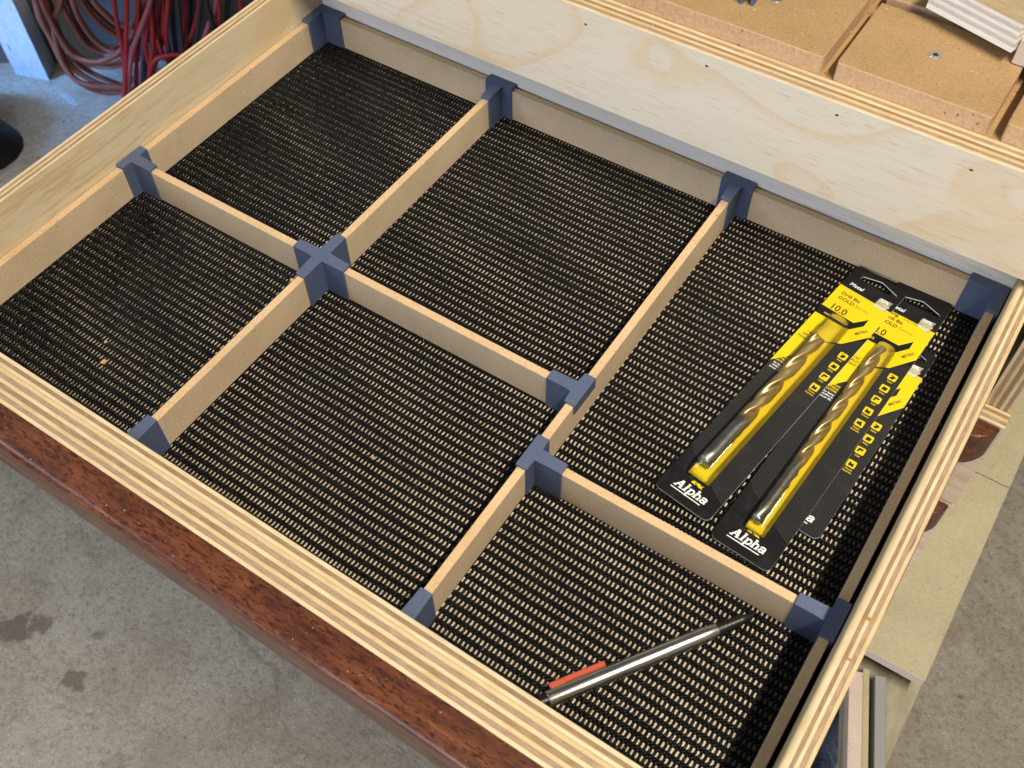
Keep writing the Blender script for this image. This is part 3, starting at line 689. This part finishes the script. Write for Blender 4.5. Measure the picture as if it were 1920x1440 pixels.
# ------------------------------------------------------------------ shavings on the liner
M['chip'] = plain('wood_chip', (.55, .30, .14), .7)
def chip(x, y, s, a, label):
    pts = [(math.cos(t) * s * random.uniform(.6, 1.1), math.sin(t) * s * random.uniform(.5, .9)) for t in np.linspace(0, 2 * math.pi, 8)[:-1]]
    V = [(p, q, .15 * abs(p)) for p, q in pts] + [(p * .9, q * .9, .7 + .25 * p) for p, q in pts]; m = len(pts)
    F = [list(range(m))[::-1], list(range(m, 2 * m))] + [(i, (i + 1) % m, m + (i + 1) % m, m + i) for i in range(m)]
    o = mk('wood_chip', V, F, M['chip'], None, local=True); o.location = (x * MM, y * MM, .0008); o.rotation_euler = (.15, .1, a); tag(o, label, 'wood chip')
chip(102.6, 15, 2.6, .4, 'small pale wood chip on the liner in the front left compartment')
chip(161.5, 141.5, 2.0, 1.4, 'tiny wood chip beside the divider near the cross connector')
chip(91, 28, 1.4, 2.2, 'tiny curled shaving behind the larger chip in the front left compartment')
chip(304, 55, 1.5, .2, 'tiny dark shaving on the liner in the front middle compartment')

# ------------------------------------------------------------------ the workbench the drawer slides out of
bench = thing('workbench', 'plywood and MDF workbench the drawer slides out of', 'workbench', (300, 500, -750))
ply_panel('apron', bench, (-420, 668, 345.2, 363.4, 73.5, 148), 'y', [2.4, 2.6, 2.5, 2.7, 2.5, 2.7, 2.6], 'x', (M['ply_apron'], None), jit=.3)
M['nail'] = plain('nail_hole', (.05, .035, .025), .7)
for x, z in ((278.2, 136.5), (368.3, 139.5), (456.9, 139.5), (541.3, 136.7)):
    V = [(x + 1.15 * math.cos(t), 345.05, z + .75 * math.sin(t)) for t in np.linspace(0, 2 * math.pi, 11)[:-1]] + [(x + .8 * math.cos(t), 346.2, z + .5 * math.sin(t)) for t in np.linspace(0, 2 * math.pi, 11)[:-1]]
    mk('nail', V, [list(range(10)), list(range(10, 20))[::-1]] + [(i, (i + 1) % 10, 10 + (i + 1) % 10, 10 + i) for i in range(10)], M['nail'], bench)
# sub-top under the MDF tiles
box('sub_top', -420, 668, 363.6, 1000, 130, 147.6, M['mdf_bench'], bench)
def tile(x0, x1, y0, y1, z1=161.0):
    fl_ = 3.0      # flared corners where the slots run out at the front
    pts = [(x0, y0 + 3), (x0 + .9, y0 + .2), (x0 + 1.6, y0), (x1 - 1.6, y0), (x1 - .9, y0 + .2), (x1, y0 + 3), (x1, y1), (x0, y1)]
    o = prism('bench_tile', pts, 147.7, z1, M['mdf_bench'], bench, .7, 2)
    o.data.materials.append(M['mdf_bench_cut'])
    for p in o.data.polygons:
        if p.normal.z < .9: p.material_index = 1
    return o
xs_ = [(-420, 222.5), (231.2, 328.6), (-1, -1)]
for x0, x1 in ((-90, 14), (22, 118), (126.5, 222.5), (231.0, 435.0), (443.3, 539.2), (547.4, 643), (651, 667)):
    tile(x0, x1, 363.7, 436.0); tile(x0, x1, 444.5, 540.0)
def bscrew(x, y):
    V = []; nn = 20
    for rr_, zz in ((4.0, 161.05), (3.7, 161.45), (1.9, 161.45), (1.6, 160.9)):
        V += [(x + rr_ * math.cos(2 * math.pi * k / nn), y + rr_ * math.sin(2 * math.pi * k / nn), zz) for k in range(nn)]
    F = [(i * nn + k, i * nn + (k + 1) % nn, (i + 1) * nn + (k + 1) % nn, (i + 1) * nn + k) for i in range(3) for k in range(nn)] + [[3 * nn + k for k in range(nn)]]
    s = mk('screw', V, F, plain('zinc_screw', (.50, .52, .55), .35, .5, .8), bench)
    box('screw_recess', x - 1.5, x + 1.5, y - .55, y + .55, 161.0, 161.5, M['ink'], s); box('screw_recess', x - .55, x + .55, y - 1.5, y + 1.5, 161.0, 161.53, M['ink'], s)
bscrew(491, 402.1); bscrew(385.3, 403.5)
# cabinet carcass below the apron: side panel whose front edge shows beyond the drawer, and the lower drawers
ply_panel('cabinet_side', bench, (615, 633, 346, 900, -700, 73), 'x', [2.5, 2.6, 2.5, 2.8, 2.5, 2.6, 2.5], 'z', (M['ply_side'], M['ply_side']))
ply_panel('cabinet_side', bench, (-40, -22, 346, 900, -700, 73), 'x', [2.5, 2.6, 2.5, 2.8, 2.5, 2.6, 2.5], 'z', (M['ply_side'], M['ply_side']))
def lower_drawer(zt, label):
    t = thing('drawer', label, 'drawer', (300, 340, zt - 105))
    ply_panel('front_panel', t, (-38, 634, 331.5, 345.6, zt - 107, zt), 'y', [2.2, 2.7, 2.4, 2.7, 2.2], 'x', (M['ply_pink'], None), jit=.2)
    pts = [(-38, 331.4), (-38, 311.5), (606, 311.5), (616, 312.5), (622, 315), (627, 320.5), (630.5, 326), (632.5, 331.4)]
    o = prism('pull_strip', pts, zt - 33, zt - .6, M['hardwood'], t, 2.2, 3)
lower_drawer(-44.0, 'closed lower drawer with a red-brown hardwood pull, nearest under the open one')
lower_drawer(-152.5, 'closed lower drawer with a hardwood pull, second one down')
lower_drawer(-261.0, 'closed lower drawer with a hardwood pull, third one down')
# offcut of plywood lying on the bench
ang = math.atan2(413.6 - 430.6, 530.8 - 471.1)
off = thing('plywood_offcut', 'pale plywood offcut resting on the workbench tiles', 'offcut', (471.1, 431.0, 170.0), ang)
tz = 0.0
for j, t in enumerate([3.6, 2.6, 2.6, 2.6, 2.6, 2.6, 2.4]):
    m = M['pale_grey'] if j % 2 == 0 else M['tan_grey']
    o = box('ply', random.uniform(0, .2), 61 - random.uniform(0, .2), random.uniform(0, .15), 120, tz + .02, tz + t - .02, M['ply_offcut'] if j == 6 else m, off, .15, local=True); tz += t
    if j == 6:
        o.data.materials.append(M['pale_grey'])
        for p in o.data.polygons:
            if p.normal.z < .5: p.material_index = 1
# second offcut under its right corner
of2 = box('mdf_offcut', 531.8, 600, 418, 520, 161.6, 178.0, M['mdf_pink'], None, .3); tag(of2, 'pinkish MDF offcut at the right end of the plywood offcut', 'offcut')
of3 = box('mdf_packer', 474, 520, 452, 520, 161.3, 169.8, M['mdf_bench_cut'], None, .3); tag(of3, 'small MDF block under the plywood offcut', 'packer')
# spare blue connector on the bench
sp = thing('spare_connector', 'blue plastic connector with two prongs lying on the workbench', 'connector', (371, 396, 161.2), R(4))
box('prong', -4.6, -2.4, -10, 3, 0, 10, M['blue'], sp, .4, 2, True); box('prong', 2.2, 4.4, -8.6, 3, 0, 10, M['blue'], sp, .4, 2, True); box('body', -6, 6, 3.02, 22, 0, 12, M['blue'], sp, .5, 2, True)

# ------------------------------------------------------------------ MDF stand on the floor at the right
stand = thing('mdf_stand', 'olive MDF shelf unit standing on the floor beyond the drawer', 'shelf', (650, 400, -750))
for y0_, y1_ in ((262, 485.5), (486.8, 820)):
    o = box('shelf_board', 470, 685.5, y0_, y1_, -312.5, -300, M['mdf_olive'], stand, .5); o.data.materials.append(M['mdf_pink'])
    for p in o.data.polygons:
        if abs(p.normal.z) < .5: p.material_index = 1
def mott():
    n = N('weathered_board'); v = n.coord((1, .35, 1), rot=(0, 0, .4)); f = n.noise(v, 26, 4, .6, .8); g = n.noise(v, 120, 3, .6)
    col = n.ramp(f, [(.3, (.22, .21, .15)), (.5, (.30, .28, .20)), (.7, (.40, .37, .28))]); col = n.mix(n.ramp(g, [(.5, 0), (.8, .4)]), col, (.46, .42, .32)); return n.out(col, .75, .2)
M['mott'] = mott()
a_ = R(-68.7); ca_, sa_ = math.cos(a_), math.sin(a_)
q0 = (636.0 - 60 * ca_ , 232.0 - 60 * sa_); q1 = (q0[0] + 330 * ca_, q0[1] + 330 * sa_)
prism('lower_shelf', [q0, (689, q0[1] - (689 - q0[0]) * math.tan(R(68.7))), (689, 700), (q0[0], 700)], -356, -335, M['mott'], stand, .5)
for sx in (480, 660): box('leg_panel', sx, sx + 18, 300, 780, -750, -357, M['mdf_olive'], stand, .4)
def slat(name, c, length, wd, z0, z1, mat, label, cat, a=R(-74)):
    t = thing(name, label, cat, (c[0], c[1], z0), a)
    box('body', 0, length, -wd / 2, wd / 2, 0, z1 - z0, mat, t, .5, 1, True)
slat('mdf_strip', (635.0, 247.5), 300, 11.6, -334.5, -318, M['mdf_pink'], 'pinkish MDF strip lying on the lower shelf at the frame bottom', 'strip', a_)
slat('mdf_strip', (641.6, 256.5), 300, 5.6, -334.5, -322, M['mdf_olive'], 'narrow olive MDF strip between the pinkish strip and the grey bar', 'strip', a_)
slat('steel_bar', (654.5, 256.5), 300, 9.5, -334.5, -321, plain('grey_paint', (.24, .245, .25), .5), 'grey painted steel bar lying on the lower shelf', 'bar', a_)
def navy_mat():
    n = N('mottled_navy'); f = n.noise(n.coord((1, 1, 1)), 22, 4, .6, 1.0); n.bump(f, .01, .8); return n.out(n.ramp(f, [(.35, (.022, .028, .05)), (.7, (.10, .12, .17))]), .5, .4)
V = []; F = []; nx = 14
for i in range(nx):
    for j in range(nx):
        V.append((590 + i * 8, 60 + j * 24, -450 + 22 * math.sin(i * .9) * math.cos(j * .7) + random.uniform(-6, 6)))
for i in range(nx - 1):
    for j in range(nx - 1): F.append((i * nx + j, (i + 1) * nx + j, (i + 1) * nx + j + 1, i * nx + j + 1))
b0 = len(V); V += [(x_, y_, -750) for x_, y_, _ in V]
for k in range(nx - 1):
    for (p, q) in ((k, k + 1), ((nx - 1) * nx + k + 1, (nx - 1) * nx + k), ((k + 1) * nx, k * nx), (k * nx + nx - 1, (k + 1) * nx + nx - 1)): F.append((p, q, b0 + q, b0 + p))
tp_ = mk('mound', V, F, navy_mat(), None, True); tag(tp_, 'rippled navy mound below the right drawer side', 'mound')  # rippled dark navy surface with sides down to the floor

# ------------------------------------------------------------------ far left: hoses, leads and the painted post
camp = np.array(cam.location) * 1000; Rm = np.array(cam.rotation_euler.to_matrix()); FPX = 1921.55
def on_wall(u, v, d=0.0):
    """point of the vertical plane the hoses hang in (d mm nearer the viewer) for traced outlines"""
    ray = Rm @ np.array([(u - 960) / FPX, (720 - v) / FPX, -1.0]); nrm = np.array([fw[0], fw[1], 0]); p0 = np.array([base[0], base[1], 0]) - nrm * d
    return camp + ray * (nrm @ (p0 - camp)) / (nrm @ ray)
def coil(name, strands, rad, mat, label, cat):
    V = []; F = []
    P = []
    for k, (st, d) in enumerate(strands):
        st = list(st)
        if name == 'cable_coil' and k % 2: st = st[::-1]
        Q = [on_wall(x / 4, y / 4, d + 6 * math.sin(i * 1.3)) for i, (x, y) in enumerate(st)]
        if P:                                        # one length of hose: carry on over the hook above, or along the floor
            mid = .5 * (P[-1] + Q[0]); mid[2] += 70 if Q[0][2] > -300 else -25; P.append(mid)
        P += Q
    tube_data(catmull(P, 7), rad, 9, V, F)
    o = mk(name, V, F, mat, None, True); return tag(o, label, cat)
def rubber(name, c):
    n = N(name); f = n.noise(n.coord((1, 1, 1)), 30, 3, .6); return n.out(n.mix(n.ramp(f, [(.3, 0), (.8, .6)]), c, tuple(.55 * q + .03 for q in c)), .55, .35)
TR = [(1010, 640), (1150, 420), (1210, 120), (1215, -200)]
hose = [([(240, -200), (262, 0), (300, 150), (370, 270), (440, 420), (500, 520), (600, 620), (740, 685), (910, 690)] + TR, 0),
        ([(470, -200), (455, 0), (405, 180), (425, 330), (475, 470), (560, 590), (680, 640)] + [(900, 650)] + TR, 22),
        ([(270, -200), (312, 0), (380, 150), (470, 310), (560, 420), (700, 462), (800, 445), (900, 385), (1010, 240), (1080, 0), (1100, -200)], 34),
        ([(400, -200), (470, 50), (540, 180), (640, 330), (760, 400), (840, 412), (930, 360), (1040, 140), (1080, -200)], 10),
        ([(520, -200), (545, 0), (600, 150), (700, 290), (800, 370), (900, 392), (1010, 330), (1100, 100), (1130, -200)], 28),
        ([(560, -200), (605, 0), (720, 150), (860, 260), (980, 280), (1080, 160), (1120, -200)], 16),
        ([(640, -200), (700, 0), (800, 110), (880, 175), (980, 190), (1060, 60), (1100, -200)], 40),
        ([(360, -200), (385, 60), (440, 230), (500, 370), (600, 450), (760, 503), (910, 490), (1020, 420), (1120, 200), (1150, -200)], -6),
        ([(330, -200), (360, 100), (450, 300), (560, 450), (660, 530), (780, 590), (910, 640)] + TR, -14)]
hose += [([(300, -200), (345, 20), (410, 190), (500, 330), (620, 440), (760, 470), (900, 440), (1030, 320), (1120, 60), (1140, -200)], 6), ([(430, -200), (500, 20), (570, 170), (670, 300), (790, 355), (900, 330), (1000, 180), (1050, -200)], -4),
         ([(250, -200), (285, 60), (340, 200), (430, 350), (540, 500), (680, 600), (840, 655)] + TR, 12), ([(600, -200), (650, 10), (760, 140), (870, 220), (980, 230), (1060, 100), (1090, -200)], -8)]
coil('hose_coil', hose, 5.2, rubber('terracotta_rubber', (.19, .060, .040)), 'coiled terracotta rubber hose hanging by the wall', 'hose')
dn = lambda x: [(x, 780), (x - 8, 900)]
red = [([(840, -200), (852, 0), (880, 180), (915, 330), (935, 520)] + dn(928), 60), ([(950, -200), (950, 0), (946, 400), (938, 640)] + dn(930), 70), ([(1040, -200), (1035, 0), (1030, 250), (1020, 640)] + dn(1015), 48),
       ([(1190, -200), (1178, 0), (1160, 200), (1185, 320), (1225, 420), (1300, 560)], 52), ([(1270, -200), (1262, 0), (1245, 250), (1270, 400), (1330, 560)], 46), ([(1110, -200), (1115, 120), (1090, 350), (1150, 550), (1230, 700)], 56),
       ([(1120, 560), (1145, 480), (1200, 428), (1340, 410), (1440, 440)], 66), ([(1370, -200), (1380, 0), (1392, 120), (1360, 420)], 40), ([(1480, -200), (1490, 60), (1440, 250), (1380, 420)], 44), ([(1680, -200), (1640, 0), (1645, 120), (1600, 360)], 50), ([(1820, -200), (1800, 0), (1790, 200)], 42), ([(1215, -200), (1225, 60), (1215, 300), (1150, 520), (1080, 700)], 38)]
coil('cable_coil', red, 4.2, rubber('red_vinyl', (.30, .010, .017)), 'tangled bright red cable hanging beside the hose', 'cable')
pink = [([(1160, -200), (1130, 0), (1060, 200), (990, 400), (965, 640)] + dn(960), 74), ([(1640, -200), (1615, 40), (1570, 170), (1530, 290), (1500, 400)], 60), ([(1085, -200), (1082, 100), (1075, 400), (1070, 650)], 30), ([(1255, -200), (1240, 100), (1235, 260), (1290, 480)], 28)]
coil('cable_coil', pink, 4.6, rubber('faded_pink_vinyl', (.29, .075, .095)), 'faded pink cable crossing in front of the red one', 'cable')
blk = [([(1190, -200), (1165, 0), (1100, 250), (1080, 600), (1060, 760)], 42), ([(1320, -200), (1330, 0), (1362, 300), (1370, 500)], 58), ([(1520, -200), (1505, 0), (1485, 200), (1462, 360), (1440, 500)], 64), ([(1530, -200), (1545, 0), (1600, 220), (1640, 400)], 62), ([(1300, -200), (1290, 60), (1310, 300), (1340, 480)], 20), ([(1440, -200), (1430, 80), (1420, 400)], 18), ([(1720, -200), (1710, 0), (1690, 240)], 30)]
coil('cable_coil', blk, 4.4, rubber('black_vinyl', (.012, .013, .016)), 'black cable hanging among the red strands', 'cable')
M['paint'] = ply_edge('flaking_white_paint', (.26, .29, .33), (.42, .46, .50), 'z', 2.2)
b = [np.array([-1236., 695., -750.]), np.array([-1163., 719., -750.])]
lean = np.array([-25., 8., 640.])
dpt = np.array([-26., 40., 0])
V = [b[0], b[1], b[1] + dpt, b[0] + dpt]; V = V + [v + lean for v in V]
post = mk('door_post', V, [(0, 1, 5, 4), (1, 2, 6, 5), (2, 3, 7, 6), (3, 0, 4, 7), (4, 5, 6, 7), (3, 2, 1, 0)], M['paint'], None); tag(post, 'painted white timber post lit blue by daylight at the left', 'post')
bgb = []
V = []; F = []
for j in range(7):
    for i in range(32):
        t = 2 * math.pi * i / 32; rr_ = 130 * math.cos(j / 7 * math.pi / 2) * (1 + .15 * math.sin(3 * t + j)); V.append((-1172 + rr_ * math.cos(t), 470 + rr_ * math.sin(t), -750 + 85 * math.sin(j / 6 * math.pi / 2)))
for j in range(6):
    for i in range(32): F.append((j * 32 + i, j * 32 + (i + 1) % 32, (j + 1) * 32 + (i + 1) % 32, (j + 1) * 32 + i))
F.append([6 * 32 + i for i in range(32)])
lump = mk('black_lump', V, F, plain('plain_black', (.006, .006, .007), .45), None, True); tag(lump, 'black lump on the floor at the left edge', 'lump')  # low black domed shape on the floor
# flakes of paint and grit on the floor by the post
for k, (x_, y_, s_, r_) in enumerate(((-1085, 700, 30, .5), (-1120, 660, 12, 1.4))):
    rs_ = random.Random(k + 4); pts = [(x_ + s_ * rs_.uniform(.6, 1.1) * math.cos(t + r_), y_ + s_ * .3 * rs_.uniform(.5, 1.2) * math.sin(t)) for t in np.linspace(0, 2 * math.pi, 11)[:-1]]
    o = prism('paint_flake', pts, -749.6, -747.8, M['paint'], None); tag(o, ('long pale paint flake on the floor below the post', 'small paint flake on the floor left of the long one')[k], 'paint flake')
# sawdust on the pull strip, the liner and the bench tiles
V = []; F = []
def fleck(x_, y_, z_, s_):
    a = random.uniform(0, 6.28); ca, sa = math.cos(a), math.sin(a); b_ = len(V)
    for p, q, r_ in ((-1, -.5, 0), (1, -.4, 0), (.8, .5, 0), (-.9, .4, 0), (-.6, -.2, .6), (.7, -.1, .5), (.5, .3, .6), (-.5, .2, .55)): V.append((x_ + s_ * (p * ca - q * sa), y_ + s_ * (p * sa + q * ca), z_ + s_ * r_))
    for f in ((0, 3, 2, 1), (4, 5, 6, 7), (0, 1, 5, 4), (1, 2, 6, 5), (2, 3, 7, 6), (3, 0, 4, 7)): F.append([b_ + i for i in f])
for k in range(95): fleck(random.uniform(20, 560), random.uniform(-79, -63), HZ - .28, random.choice((.12, .16, .2, .2, .36)))
for k in range(90): fleck(random.uniform(8, 580), random.uniform(-30, 370), .95, random.choice((.18, .25, .4)))
for k in range(60): fleck(random.uniform(240, 560), random.uniform(366, 440), 161.05, random.choice((.25, .35, .5)))
for k in range(40): fleck(random.uniform(100, 580), random.uniform(347, 362), 148.0, random.choice((.25, .35, .5)))
tag(mk('sawdust', V, F, plain('sawdust', (.66, .56, .40), .8), None), 'pale specks of sawdust scattered over the drawer and bench', 'sawdust', kind='stuff')
# drop build-time helper properties
for o in bpy.data.objects:
    if '_org' in o: del o['_org']
